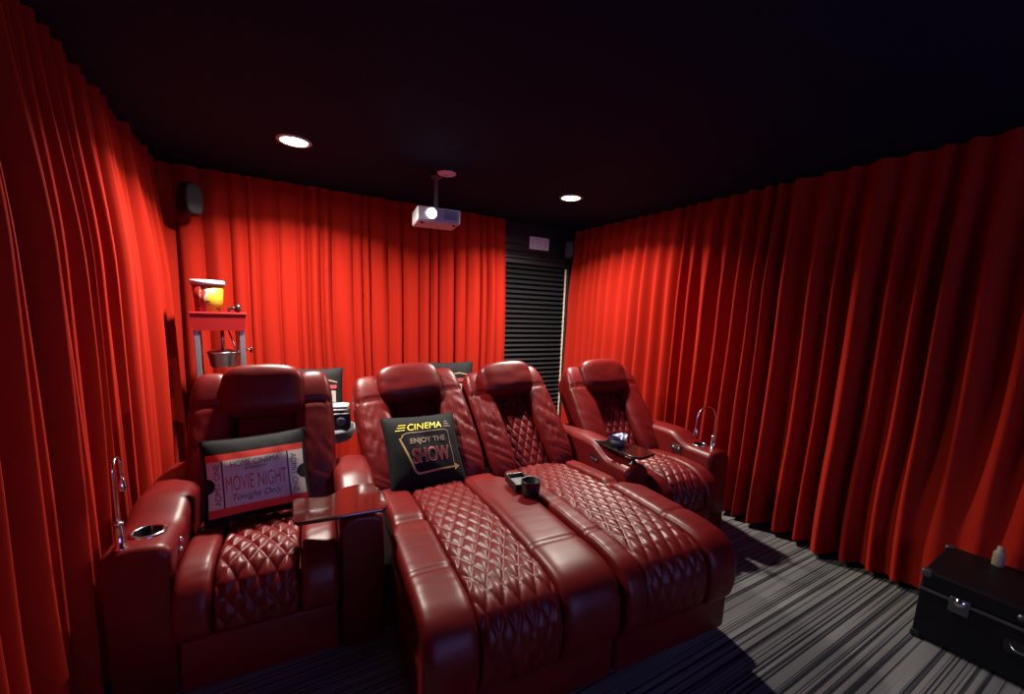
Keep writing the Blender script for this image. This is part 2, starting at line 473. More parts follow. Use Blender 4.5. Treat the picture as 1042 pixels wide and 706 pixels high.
def recliner(name, label, uc, seat, bounds, back_c, back_w, lean, chaise, head, quilt_back, seed, q_seat, left_arm=None, right_arm=None, roll=0.0):
    """seat=(u0,u1) with panel bounds (q0,q1); lean=((v,z) bottom,(v,z) top)"""
    org = rw(uc, -.35, 0)
    root = empty(name, org, -TH, label, 'recliner', None)
    off = -.35
    # everything below is authored in row coordinates and shifted into the recliner's own frame
    SH = Matrix.Translation((0, off, 0))
    def put(mb, nm, m, parent=root):
        return mb.build(nm, m, parent, SH if parent is root else None)
    u0, u1 = seat; q0, q1 = bounds
    if chaise:
        ctrl = [(-.56, .45), (-.44, .463), (-.2, .485), (.05, .50), (.3, .503), (.5, .502), (.595, .482), (.640, .425), (.648, .33), (.638, .235)]
        side = lambda flare: (lambda p: flare * smoothstep(.0, .09, p[0]))
        f0, f1 = (side(-.025), (lambda p: -.045 * (1 - smoothstep(-.42, -.34, p[0])))) if seed == 1 else ((lambda p: 0), side(.075))
        gr = ((-.03, .022, .028), (.38, .010, .009))
        gin = ((.38, .010, .009),)
        pl = ctrl
    else:
        ctrl = [(-.52, .455), (-.4, .47), (-.2, .49), (-.06, .485), (.02, .455), (.06, .40), (.07, .33), (.06, .27)]
        f0 = f1 = lambda p: 0
        gr = gin = ((-.27, .008, .01),)
    g = .002
    put(pad(MB(), ctrl, lambda p: u0 + f0(p), q0 - g, .034, 110 if chaise else 80, 18, nexp=6, grooves=gr if seed != 2 else gin, wrinkle=.0018, seed=seed, ucen=uc, depth=.06), 'seat_bolster', LEATHER)
    put(pad(MB(), ctrl, q1 + g, lambda p: u1 + f1(p), .034, 110 if chaise else 80, 18, nexp=6, grooves=gr if seed != 1 else gin, wrinkle=.0018 if seed != 1 else .0006, seed=seed + 4, ucen=uc, depth=.06), 'seat_bolster', LEATHER)
    put(pad(MB(), ctrl, q0 + g, q1 - g, .026, 230 if chaise else 150, 72, nexp=10, quilt=q_seat, ucen=uc, depth=.06, puff=.008), 'quilted_seat_panel', LEATHER)
    # base and front panels
    if chaise:
        b = MB().box(((u0 + u1) / 2 - uc, -.03, .215), (u1 - u0 - .02, 1.02, .36), .02, 3)
        put(b, 'base', LEATHER)
        b = MB().box(((u0 + u1) / 2 - uc + (0.077 if seed == 2 else .018), -.315, .135), (u1 - u0 + (.105 if seed == 2 else .03), .59, .22), .028, 4, smooth=True)
        put(b, 'front_panel', LEATHER)
    else:
        put(MB().box(((u0 + u1) / 2 - uc, .25, .23), (u1 - u0 - .01, .58, .38), .02, 3), 'base', LEATHER)
        put(MB().box(((u0 + u1) / 2 - uc, -.035, .155), (u1 - u0 - .012, .03, .21), .012, 3, smooth=True), 'front_panel', LEATHER)
    # backrest: local frame x=u, y=normal to the back (towards sitter = -y), z=along the back
    (vb, zb), (vt, zt) = lean
    Lb = math.hypot(vt - vb, zt - zb); ang = math.atan2(-(vt - vb), zt - zb)
    BM = SH @ Matrix.Translation((back_c - uc, -vb, zb)) @ Matrix.Rotation(-ang, 4, 'X') @ Matrix.Rotation(roll, 4, 'Y')
    cw = (.27 if quilt_back else .285) * back_w / .68
    wing_w = (back_w - cw) / 2
    shell = MB().rounded((0, .095, Lb * .49), (back_w - .03, .12, Lb * .97), 7, 18)
    bk = shell.build('backrest', LEATHER, root, BM)
    for sgn in (-1, 1):
        sd = seed * 2.3 + sgn
        amt = .0052 if chaise else .0018
        def disp(p, q, sd=sd, sgn=sgn, amt=amt):
            if p.y < .6:
                w1 = noise.noise(Vector((p.x * .7 + sd, p.z * 11 + p.x * 2.0, sd * 2)))
                w2 = noise.noise(Vector((p.x * 1.2 + sd, p.z * 24 + p.x * 4, sd * 5)))
                m = math.exp(-((p.z + .15) / .55) ** 2)
                q.y -= amt * (1 - abs(w1) * 3 + .5 * w2) * m * 1.6
            q.y += .012 * math.exp(-((p.z - .52) / .018) ** 2) * (1 if p.y < 0 else 0)
            q.x *= 1 + .06 * p.z if p.x * sgn < 0 else 1 - .03 * p.z
            if p.z > .3: q.y -= .018 * smoothstep(.3, 1, p.z)
            return q
        b = MB().rounded((sgn * (back_w / 2 - wing_w / 2), .03, Lb * .5), (wing_w + .006, .19, Lb), 3.6, 46, disp=disp)
        b.build('back_bolster', LEATHER, bk)
    # centre panel
    ct = [(0, .02), (.012, Lb * .35), (.01, Lb * .62), (0, Lb * .8)]
    # path in (v,z): v is towards the sitter here
    t = MB()
    pad(t, [(-.03 + a, z) for a, z in ct][::-1], -cw / 2, cw / 2, .020, 150 if quilt_back else 60, 56 if quilt_back else 20, depth=.03, nexp=9,
        quilt=(.058, .10, .013, 0) if quilt_back else None, wrinkle=0 if quilt_back else .0015, seed=seed)
    t.build('quilted_back_panel' if quilt_back else 'back_panel', LEATHER, bk)
    # headrest
    hw, hh = head
    def hd(p, q):
        q.z -= .012 * (p.x ** 2) * (1 if p.z > 0 else 0)
        if p.y < .5: q.y += .02 * math.exp(-((p.z + .95) / .25) ** 2)
        q.y += .0025 * noise.noise(Vector((p.x * 2, p.z * 2.5, seed)))
        return q
    hM = Matrix.Translation((0, -.03, Lb + .028 - hh / 2)) @ Matrix.Rotation(R(9), 4, 'X')
    MB().rounded((0, 0, 0), (hw, .19, hh), 4.2, 26, disp=hd).build('headrest', LEATHER, bk, hM)
    parts = {'root': root, 'put': put, 'uc': uc, 'off': off}
    for kind, a in (('l', left_arm), ('r', right_arm)):
        if not a: continue
        m = arm_mesh(MB(), a[0], a[1], arm_top(a[2], a[3]), a[5] if len(a) > 5 else -.80, a[4], ucen=uc)
        o = put(m, 'armrest', LEATHER)
        parts[kind] = o
    return parts

QS = (.060, .125, .015)
rl = recliner('recliner', 'red leather recliner by the left curtain with the ticket print cushion and brown tray', -1.175, (-1.426, -.89), (-1.31, -1.03), -1.185, .63,
              ((-.42, .44), (-.74, 1.105)), False, (.365, .27), False, 3, (.064, .095, .014, -1.17),
              (-1.632, -1.43, .668, .612, .005), (-.885, -.705, .66, .61, .03, -.62))
c1 = recliner('recliner', 'red leather chaise recliner, its seat holding the black CINEMA cushion', -.34, (-.665, .052), (-.51, -.20), -.352, .69,
              ((-.46, .44), (-.97, 1.045)), True, (.40, .25), False, 1, (.062, .13, .0115, -.355), roll=R(-5.6))
c2 = recliner('recliner', 'red leather chaise recliner with an empty diamond quilted back, right of the CINEMA cushion', .36, (.072, .625), (.175, .525), .325, .62,
              ((-.46, .44), (-.97, 1.045)), True, (.40, .25), True, 2, (.062, .13, .0115, .345), roll=R(-5.6))
rr = recliner('recliner', 'red leather recliner by the right curtain with a black tray on its armrest', 1.08, (.825, 1.335), (.94, 1.22), 1.075, .66,
              ((-.44, .44), (-.93, 1.05)), False, (.42, .27), True, 4, (.064, .11, .014, 1.08),
              (.64, .815, .665, .60, .0), (1.345, 1.535, .665, .60, .0))

# armrest fittings (armrest-local coordinates = row coordinates minus the recliner centre)
def fit_arm(P, key): return P[key], P['uc']
a, uc = fit_arm(rl, 'l')
cut_hole(a, (-1.525 - uc, .120, .612), .043, .06)
cup_holder(a, (-1.525 - uc, .120, .614), .043)
gooseneck(a, (-1.575 - uc, .035, .609), (-.05, 1.0), .31, rr_=.038)
cp = MB()
for i, (yy, z) in enumerate(((.10, .575), (.085, .545))):
    M = Matrix.Translation((-1.425 - uc, yy, z)) @ Matrix.Rotation(R(90), 4, 'Y')
    MB().lathe([(.0001, .006), (.007, .006), (.009, .003), (.011, .001), (.011, -.002)], 18, M=M).build('button', CHROME, a)
a, uc = fit_arm(rr, 'r')
cut_hole(a, (1.44 - uc, .165, .60), .040, .06)
cup_holder(a, (1.44 - uc, .165, .602), .040)
gooseneck(a, (1.445 - uc, .070, .597), (-1, .05), .30, rr_=.085)
control_panel(a, (1.343 - uc, .28, .555), -1)
a, uc = fit_arm(rr, 'l')
control_panel(a, (.639 - uc, .30, .56), -1)

def round_poly(P, r, n=6):
    out = []
    for i, p in enumerate(P):
        p = Vector(p); a = Vector(P[i - 1]); b = Vector(P[(i + 1) % len(P)])
        ra = min(r, (a - p).length * .45, (b - p).length * .45)
        s = p + (a - p).normalized() * ra; e = p + (b - p).normalized() * ra
        for k in range(n + 1):
            t = k / n
            out.append(tuple(s * (1 - t) ** 2 + p * 2 * t * (1 - t) + e * t * t))
    return out
def tray(arm, uc, poly, z, m, stem, label):
    pl = round_poly([(u - uc, -v) for u, v in poly], .035)
    t = MB().prism(pl, z, z + .016, .005).build('tray_table', m, arm); tag(t, label)
    MB().lathe([(.03, 0), (.03, .006), (.013, .010), (.013, z - stem[2])], 20, (stem[0] - uc, -stem[1], stem[2])).build('tray_support', BLACKPL, t)
    return t
a, uc = fit_arm(rl, 'r')
tray(a, uc, [(-1.055, -.13), (-1.045, .10), (-.70, .105), (-.70, -.06), (-.735, -.19), (-.86, -.17), (-.92, -.09)], .645, TRAYBR, (-.79, -.04, .605), 'glossy dark brown swivel tray')
a, uc = fit_arm(rr, 'l')
tray(a, uc, [(.665, -.37), (.80, -.37), (.87, -.16), (.875, -.01), (.72, .02), (.69, -.03)], .645, TRAYBK, (.73, -.05, .600), 'glossy black swivel tray')

# ------------------------------------------------------------------ things lying on the chairs
# organiser in the slot between the two chaises
og = empty('phone_organizer', rw(.022, -.08, .535), -TH + R(-4), 'small black plastic phone and cup organizer lying between the two chaise seats', 'organizer')
t = MB()
t.box((0, .075, .008), (.105, .155, .012), .004)
for sx in (-1, 1): t.box((sx * .049, .075, .022), (.008, .155, .04), .003)
for sy in (0, 1): t.box((0, .075 + (sy - .5) * .148, .022), (.105, .008, .04), .003)
t.build('phone_tray', BLACKPL, og)
gm = MB().box((0, .075, .016), (.085, .135, .004), .001).build('pad', GREY, og); tag(gm, 'grey rubber pad in the tray')
MB().lathe([(.0001, .004), (.042, .004), (.046, .066), (.051, .069), (.051, .065), (.047, -.004), (.036, -.006), (.0001, -.006)], 32, (.012, -.05, .012)).build('cup_well', BLACKPL, og)

def pt_on(mb_dims):
    pass

def cushion(name, loc, w, h, dep, rot, label, design=None, seed=0, edge=.055):
    """square cushion: local x right, z up, front = -y.  design(print builder) maps flat art onto the front"""
    root = empty(name, loc, 0, label, 'cushion')
    root.rotation_euler = rot
    def outline(a, b):
        return (a * w / 2 * (1 - edge * (1 - b * b) * abs(a)), b * h / 2 * (1 - edge * (1 - a * a) * abs(b)))
    def thick(a, b):
        k = (max(0, 1 - abs(a) ** 2.6) * max(0, 1 - abs(b) ** 2.6)) ** .55
        wv = noise.noise(Vector((a * 1.6 + seed, b * 1.6, seed))) * .16 + noise.noise(Vector((a * 4 + seed, b * 2.6 + a * 2, seed + 4))) * .07
        return dep / 2 * k * (1 + wv)
    n = 40
    vs, fs = [], []
    for side in (1, -1):
        for i in range(n + 1):
            for j in range(n + 1):
                a = math.sin((-1 + 2 * i / n) * PI / 2); b = math.sin((-1 + 2 * j / n) * PI / 2)
                x, z = outline(a, b)
                vs.append((x, -side * thick(a, b), z))
    N = (n + 1) ** 2
    for s in (0, 1):
        for i in range(n):
            for j in range(n):
                q = [i * (n + 1) + j, (i + 1) * (n + 1) + j, (i + 1) * (n + 1) + j + 1, i * (n + 1) + j + 1]
                fs.append([s * N + k for k in (q if s == 0 else q[::-1])])
    mb = MB().add(vs, fs, 0, True)
    o = mb.build('cover', CLOTHBK, root)
    bm = bmesh.new(); bm.from_mesh(o.data); bmesh.ops.remove_doubles(bm, verts=bm.verts, dist=1e-5); bm.to_mesh(o.data); bm.free()
    seam = []
    m_ = 80
    for k in range(m_):
        t_ = 4 * k / m_; s_ = int(t_); f_ = -1 + 2 * (t_ - s_)
        a, b = [(f_, -1), (1, f_), (-f_, 1), (-1, -f_)][s_]
        x, z = outline(a, b); seam.append((x, 0, z))
    seam.append(seam[0])
    MB().tube(seam, .004, 6, cap=False).build('piping', CLOTHBK, root)
    if design:
        pr = MB()
        def lay(x, z, lift):        # flat art coordinates in [-1,1]
            X, Z = outline(x, z)
            return (X, -thick(x, z) - lift, Z)
        design(pr, lay, w, h)
        pr.build('printed_design', [WHITE, REDPRINT, CRIMSON, INK, GOLD, YELLOW, TAN, PINKRED], root)
    return root

def text_mesh(body, shear=0.0, bold=0.0, spacing=1.0):
    cu = bpy.data.curves.new('t', 'FONT'); cu.body = body; cu.size = 1; cu.shear = shear; cu.offset = bold; cu.space_character = spacing
    o = bpy.data.objects.new('t', cu); COL.objects.link(o)
    dg = bpy.context.evaluated_depsgraph_get(); dg.update()
    me = bpy.data.meshes.new_from_object(o.evaluated_get(dg))
    bm = bmesh.new(); bm.from_mesh(me)
    bmesh.ops.triangulate(bm, faces=bm.faces)
    V = [tuple(v.co) for v in bm.verts]; bm.verts.index_update()
    F = [tuple(v.index for v in f.verts) for f in bm.faces]
    bm.free(); bpy.data.objects.remove(o); bpy.data.curves.remove(cu); bpy.data.meshes.remove(me)
    xs = [v[0] for v in V]; ys = [v[1] for v in V]
    x0, x1, y0, y1 = min(xs), max(xs), min(ys), max(ys)
    return [((v[0] - x0) / (x1 - x0) - .5, (v[1] - y0) / (y1 - y0) - .5) for v in V], F

def art_text(pr, lay, body, cx, cz, tw, th, m, lift=.003, rot=0.0, **kw):
    V, F = text_mesh(body, **kw)
    c, s = math.cos(rot), math.sin(rot)
    vs = []
    for x, y in V:
        X, Y = x * tw, y * th
        if rot: X, Y = x * tw, y * th
        vs.append(lay(cx + X * c - Y * s, cz + X * s + Y * c, lift))
    pr.add(vs, F, m)
def art_rect(pr, lay, x0, x1, z0, z1, m, lift=.0025, n=16, xl=None, xr=None, skew=0):
    vs, fs = [], []
    for j in range(n + 1):
        z = z0 + (z1 - z0) * j / n
        a = xl(z) if xl else x0; b = xr(z) if xr else x1
        for i in range(n + 1):
            vs.append(lay(a + (b - a) * i / n + skew * (z - z0), z, lift))
    for j in range(n):
        for i in range(n):
            k = j * (n + 1) + i
            fs.append((k, k + 1, k + n + 2, k + n + 1))
    pr.add(vs, fs, m, True)
def art_line(pr, lay, pts, wd, m, lift=.003, asp=1.0, n=14):
    for (xa, za), (xb, zb) in zip(pts[:-1], pts[1:]):
        dx, dz = xb - xa, zb - za; L = math.hypot(dx, dz * asp); nx, nz = -dz * asp / L * wd / 2, dx / L * wd / 2 / asp
        vs, fs = [], []
        for i in range(n + 1):
            t = i / n
            for s in (-1, 1): vs.append(lay(xa + dx * t + nx * s, za + dz * t + nz * s, lift))
        for i in range(n): fs.append((2 * i, 2 * i + 2, 2 * i + 3, 2 * i + 1))
        pr.add(vs, fs, m, True)

def design_ticket(pr, lay, w, h):
    zc_ = -.085
    notch = lambda z: math.sqrt(max(0, .15 ** 2 - ((z - zc_) * .85) ** 2)) if abs((z - zc_) * .85) < .15 else 0
    xl = lambda z: -.93 + notch(z); xr = lambda z: .95 - notch(z)
    art_rect(pr, lay, 0, 0, -.64, .47, 0, .002, 30, xl, xr)
    art_rect(pr, lay, -.93, .95, .47, .64, 1, .002, 20)
    art_rect(pr, lay, -.93, .95, -.84, -.64, 1, .002, 20)
    art_line(pr, lay, [(-.62, -.64), (-.62, .47)], .032, 3, .0028)
    art_line(pr, lay, [(.62, -.64), (.62, .47)], .032, 3, .0028)
    art_text(pr, lay, 'HOME CINEMA', -.0, .355, .92, .14, 3)
    art_text(pr, lay, 'presents', -.0, .20, .42, .10, 3, shear=.3)
    art_text(pr, lay, 'MOVIE NIGHT', -.0, -.10, 1.14, .35, 2)
    art_text(pr, lay, 'Tonight Only', .0, -.45, .92, .20, 3, shear=.3)
    for cx, rt in ((-.735, R(90)), (.745, R(-90))):
        # vertical stub lettering
        V, F = text_mesh('ADMIT ONE')
        vs = []
        for x, y in V:
            a, b = x * .96, y * .12
            vs.append(lay(cx - b * (1 if rt > 0 else -1), zc_ + a * (1 if rt > 0 else -1), .003))
        pr.add(vs, F, 3)
def design_cinema(pr, lay, w, h):
    art_text(pr, lay, 'CINEMA', .02, .63, .92, .20, 5, shear=.25)
    for k in range(3):
        z = .56 + k * .075
        art_line(pr, lay, [(-.76 + k * .05, z), (-.52 + k * .03, z)], .022, 5, n=6)
        art_line(pr, lay, [(.56 + k * .02, z), (.78 - k * .04, z)], .022, 6, n=6)
    art_line(pr, lay, [(-.60, .42), (-.50, .46), (.56, .46), (.64, .40), (.66, -.50)], .022, 6, n=12)
    art_line(pr, lay, [(-.66, .32), (-.60, .42)], .03, 4, n=4)
    art_line(pr, lay, [(-.70, .34), (-.42, -.58), (-.34, -.66), (.70, -.60)], .05, 4, n=16)
    tri = [(.66, -.50), (.66, -.70), (.84, -.59)]
    pr.add([lay(x, z, .003) for x, z in tri], [(0, 1, 2)], 4)
    art_text(pr, lay, 'ENJOY THE', .03, .20, .96, .19, 6, bold=.02)
    for dx, dz, m, lf in ((.0, .0, 7, .003),):
        art_text(pr, lay, 'SHOW', .06, -.19, 1.02, .40, 7, lf, bold=.035)
    art_text(pr, lay, 'SHOW', .06, -.19, .99, .34, 3, .0042, bold=-.005)
def design_plain(pr, lay, w, h):
    art_rect(pr, lay, .10, .74, -.30, .12, 0, .002, 10)
    art_rect(pr, lay, -.05, .78, .20, .34, 7, .002, 8)
    art_line(pr, lay, [(-.1, .50), (.35, .56), (.8, .44)], .05, 6, n=8)

cushion('cushion', rw(-1.20, -.36, .695), .41, .365, .13, (R(-20), R(-3), -TH + R(3)), 'black cushion with a red and white movie ticket print, leaning in the left recliner', design_ticket, 2)
cushion('cushion', rw(-.40, -.53, .660), .445, .425, .14, (R(-32), R(1.5), -TH + R(8)), 'square black cushion printed CINEMA ENJOY THE SHOW on the centre chaise', design_cinema, 7)

# bowl with folded paper on the black tray
bw = MB().lathe([(.0001, 0), (.030, 0), (.045, .02), (.055, .042), (.052, .042), (.042, .02), (.028, .005), (.0001, .005)], 32, (0, 0, 0)).build('bowl', SLATE)
bw.location = rw(.745, -.21, .6625); tag(bw, 'small slate blue bowl on the black tray of the right recliner', 'bowl')
pv, pf = [], []
for i in range(9):
    for j in range(7):
        x = -.06 + .12 * i / 8; y = -.04 + .08 * j / 6
        z = .011 * abs((i % 4) - 2) - .004 * abs(j - 3)
        pv.append((x + .008 * math.sin(j * 2.1), y, z))
for i in range(8):
    for j in range(6): pf.append((i * 7 + j, (i + 1) * 7 + j, (i + 1) * 7 + j + 1, i * 7 + j + 1))
nb = MB().add(pv, pf).add([(x, y, z - .004) for x, y, z in pv], [f[::-1] for f in pf]).build('paper_napkin', PALEBLUE)
nb.location = rw(.740, -.21, .716); nb.rotation_euler = (R(-8), R(5), R(20)); tag(nb, 'crumpled pale blue paper napkin resting on the slate bowl', 'napkin')

# ------------------------------------------------------------------ behind the chairs
sb = empty('side_table', (.27, 2.86, .025), 0, 'round grey topped pedestal table behind the left recliner', 'table')
MB().lathe([(.0001, .655), (.16, .655), (.175, .645), (.172, .63), (.14, .57), (.05, .545), (.0001, .545)], 40).build('table_top', GREY, sb)
MB().lathe([(.03, .55), (.03, .03)], 24).build('pedestal', BLACKPL, sb)
MB().lathe([(.0001, -.025), (.18, -.025), (.18, -.01), (.04, .035), (.0001, .035)], 40).build('base', BLACKPL, sb)
bx = empty('console_box', (.30, 2.81, .681), R(-10), 'small black box standing on the grey round table behind the left recliner', 'box')
MB().box((0, 0, .055), (.20, .16, .11), .012, 3).build('body', BLACKPL, bx)
MB().lathe([(.0001, .002), (.02, .004), (.028, 0)], 24, M=Matrix.Translation((.045, -.081, .055)) @ Matrix.Rotation(R(90), 4, 'X')).build('dial', SLATE, bx)
fc = MB()
fc.rounded((0, 0, .012), (.15, .13, .024), 5, 8); fc.rounded((.008, .003, .032), (.145, .12, .02), 5, 8)
o = fc.build('folded_cloth', mat('light_grey_cloth', (.22, .22, .23), .9)); o.location = (.31, 2.80, .7925); o.rotation_euler = (0, 0, R(-14)); tag(o, 'light grey folded cloth lying on the small black box', 'cloth')
cushion('cushion', (.215, 2.985, .868), .33, .36, .12, (R(-12), 0, R(-6)), 'black printed cushion peeking out above the grey cloth behind the left recliner', design_plain, 12)
bc = MB().box((1.15, 3.05, .33), (.75, .34, .66), .01, 2).build('storage_bench', BLACKWALL)
tag(bc, 'low black bench hidden behind the two chaise backs', 'bench')
cushion('cushion', (1.17, 3.0, .862), .40, .40, .13, (R(-10), 0, R(-4)), 'black cushion showing only its top edge between the two chaise headrests', design_plain, 19)

# popcorn machine in the back left corner
PX, PY = -.325, 3.27
pm = empty('popcorn_machine', (PX, PY, 0), R(5), 'red topped popcorn machine on a stand in the back left corner', 'popcorn machine')
W_, D_ = .285, .28
def frustum(mb, z0, w0, d0, z1, w1, d1, m=0):
    v = []
    for z, w_, d_ in ((z0, w0, d0), (z1, w1, d1)):
        for sx, sy in ((-1, -1), (1, -1), (1, 1), (-1, 1)): v.append((sx * w_ / 2, sy * d_ / 2, z))
    mb.add(v, [(0, 3, 2, 1), (4, 5, 6, 7), (0, 1, 5, 4), (1, 2, 6, 5), (2, 3, 7, 6), (3, 0, 4, 7)], m); return mb
t = MB(); frustum(t, 1.285, W_ - .02, D_ - .02, 1.385, W_ + .0, D_ + .0); t.box((0, 0, 1.392), (W_ + .012, D_ + .012, .014), .003)
t.build('canopy', REDPAINT, pm)
for sx in (-1, 1):
    for sy in (-1, 1):
        MB().box((sx * (W_ / 2 - .026), sy * (D_ / 2 - .035), 1.0 + .02), (.030, .030, .57), .004).build('post', ALU, pm)
MB().box((0, 0, .74), (W_, D_, .06), .008).build('deck', REDPAINT, pm)
k = MB().lathe([(.0001, 1.045), (.066, 1.045), (.074, 1.055), (.085, 1.135), (.091, 1.14), (.083, 1.15), (.03, 1.162), (.0001, 1.162)], 36, (.012, 0, -.005)).build('kettle', STEEL, pm)
MB().tube([(.012, 0, 1.15), (.012, 0, 1.288)], .010, 12).build('hanger', STEEL, k)
MB().tube([(.045, -.02, 1.284), (.098, -.05, 1.10)], .0045, 8).build('kettle_rod', STEEL, k)
MB().tube([(.085, 0, 1.13), (.125, -.03, 1.115)], .006, 8).build('kettle_handle', BLACKPL, k)
MB().tube([(W_ / 2 - .02, -D_ / 2 + .035, 1.16), (W_ / 2 + .025, -D_ / 2 + .03, 1.16)], .005, 8).tube([(W_ / 2 + .02, -D_ / 2 + .03, 1.142), (W_ / 2 + .02, -D_ / 2 + .03, 1.178)], .007, 8).build('door_handle', BLACKPL, pm)
MB().box((0, 0, .37), (W_ - .02, D_ - .02, .68), .01).build('cart', REDPAINT, pm)
for sx in (-1, 1):
    MB().lathe([(.0001, -.012), (.03, -.012), (.03, .012), (.0001, .012)], 20, M=Matrix.Translation((sx * .13, 0, .03)) @ Matrix.Rotation(R(90), 4, 'Y')).build('wheel', BLACKPL, pm)

# bucket on top of the machine
def bucket_mat():
    m = mat('bucket_print', (.8, .1, .05), .45)
    n, l, b = nodes(m)
    tc = n.new('ShaderNodeTexCoord'); sp = n.new('ShaderNodeSeparateXYZ'); l.new(tc.outputs['Object'], sp.inputs[0])
    nz = n.new('ShaderNodeTexNoise'); nz.inputs['Scale'].default_value = 22; l.new(tc.outputs['Object'], nz.inputs['Vector'])
    ml = n.new('ShaderNodeMath'); ml.operation = 'MULTIPLY_ADD'; ml.inputs[1].default_value = .07; l.new(nz.outputs['Fac'], ml.inputs[0]); l.new(sp.outputs['X'], ml.inputs[2])
    r = n.new('ShaderNodeValToRGB'); r.color_ramp.interpolation = 'CONSTANT'
    e = r.color_ramp.elements
    e[0].position = 0; e[0].color = (.24, .012, .008, 1)
    e[1].position = .485; e[1].color = (.30, .27, .25, 1)
    x = e.new(.53); x.color = (.42, .27, .012, 1)
    x = e.new(.40); x.color = (.45, .22, .16, 1)
    x = e.new(.425); x.color = (.26, .02, .01, 1)
    m2 = n.new('ShaderNodeMath'); m2.operation = 'MULTIPLY_ADD'; m2.inputs[1].default_value = 3.0; m2.inputs[2].default_value = .42
    l.new(ml.outputs[0], m2.inputs[0]); l.new(m2.outputs[0], r.inputs['Fac'])
    n2 = n.new('ShaderNodeTexNoise'); n2.inputs['Scale'].default_value = 26; l.new(tc.outputs['Object'], n2.inputs['Vector'])
    r2 = n.new('ShaderNodeValToRGB'); r2.color_ramp.elements[0].position = .62; r2.color_ramp.elements[0].color = (1, 1, 1, 1); r2.color_ramp.elements[1].position = .66; r2.color_ramp.elements[1].color = (.25, .18, .1, 1)
    l.new(n2.outputs['Fac'], r2.inputs['Fac'])
    mx = n.new('ShaderNodeMixRGB'); mx.blend_type = 'MULTIPLY'; mx.inputs[0].default_value = 1
    l.new(r.outputs['Color'], mx.inputs[1]); l.new(r2.outputs['Color'], mx.inputs[2]); l.new(mx.outputs[0], b.inputs['Base Color'])
    return m
bk = empty('popcorn_bucket', (PX - .045, PY - .03, 1.40), 0, 'white rimmed red and yellow popcorn bucket standing on the popcorn machine', 'bucket')
MB().lathe([(.0001, 0), (.070, 0), (.082, .17), (.078, .17), (.066, .006), (.0001, .006)], 48).build('tub', bucket_mat(), bk)
MB().lathe([(.078, .168), (.090, .162), (.092, .184), (.088, .196), (.080, .196), (.077, .186)], 48, close=True).build('rim', WHITEPL, bk)
kb = empty('knob_gadget', (PX + .095, PY - .04, 1.40), 0, 'small black knobbed gadget lying on the popcorn machine right of the bucket', 'gadget')
MB().lathe([(.0001, -.012), (.024, -.012), (.028, -.006), (.028, .006), (.024, .012), (.0001, .012)], 24, M=Matrix.Translation((.015, 0, .028)) @ Matrix.Rotation(R(90), 4, 'Y')).build('knob', BLACKPL, kb)
MB().tube([(.005, 0, .028), (-.03, 0, .026)], .008, 10).box((-.035, 0, .016), (.016, .03, .03), .003).build('stem', BLACKPL, kb)

# ------------------------------------------------------------------ ceiling things
for (x, y), lb in (((.13, 2.83), 'lit round ceiling downlight nearest the left curtain'), ((2.10, 2.78), 'lit round ceiling downlight nearest the right curtain')):
    dl = empty('downlight', (x, y, H), 0, lb, 'ceiling light')
    MB().lathe([(.072, -.001), (.092, -.001), (.094, -.004), (.090, -.008), (.076, -.010), (.072, -.006)], 40, close=True).build('bezel', WHITEPL, dl)
    MB().lathe([(.0001, -.006), (.072, -.006), (.072, -.001), (.0001, -.001)], 40).build('diffuser', mat('lit_diffuser', (1, .95, .85), .5, emit=(1, .93, .76), estr=14), dl)
    for en, spd in ((108, 146), (11, 172)):          # lensed beam and the weaker wide glow of the same LED disc
        ld = bpy.data.lights.new('downlight_lamp', 'AREA'); ld.shape = 'DISK'; ld.size = .14; ld.energy = en; ld.color = (1, .92, .80); ld.spread = R(spd)
        lo = bpy.data.objects.new('downlight_lamp', ld); COL.objects.link(lo); lo.parent = dl; lo.location = (0, 0, -.012)
dt = empty('smoke_detector', (1.06, 2.83, H), 0, 'small unlit round fitting on the ceiling between the two downlights', 'detector')
MB().lathe([(.0001, -.014), (.045, -.014), (.062, -.008), (.066, -.001), (.0001, -.001)], 36).build('body', mat('pinkish_white_plastic', (.70, .55, .55), .45), dt)
MB().lathe([(.0001, -.018), (.016, -.018), (.018, -.014)], 24).build('cap', WHITEPL, dt)

# projector
pj = empty('projector', (1.02, 2.93, 2.06), R(-8), 'white ceiling mounted projector with a glowing blue white lens', 'projector')
MB().box((0, 0, .05), (.30, .24, .10), .012, 3).build('body', WHITEPL, pj)
MB().lathe([(.044, -.004), (.047, .010), (.040, .018), (.034, .012)], 32, M=Matrix.Translation((-.055, -.118, .055)) @ Matrix.Rotation(R(90), 4, 'X')).build('lens_ring', WHITEPL, pj)
MB().lathe([(.0001, .017), (.02, .015), (.036, .008)], 32, M=Matrix.Translation((-.055, -.118, .055)) @ Matrix.Rotation(R(90), 4, 'X')).build('lens', mat('lit_lens', (.6, .8, 1), .2, emit=(.35, .65, 1), estr=30), pj)
g = MB()
for i in range(7): g.box((.08, -.121, .03 + i * .009), (.09, .002, .004))
g.build('vent', GREY, pj)
MB().lathe([(.014, .10), (.014, .325), (.04, .328), (.04, .339), (.0001, .339)], 24).build('ceiling_mount', JAMB, pj)
for sx in (-1, 1):
    MB().lathe([(.0001, -.008), (.012, -.008), (.012, .002)], 16, (sx * .11, -.08, 0)).build('foot', BLACKPL, pj)

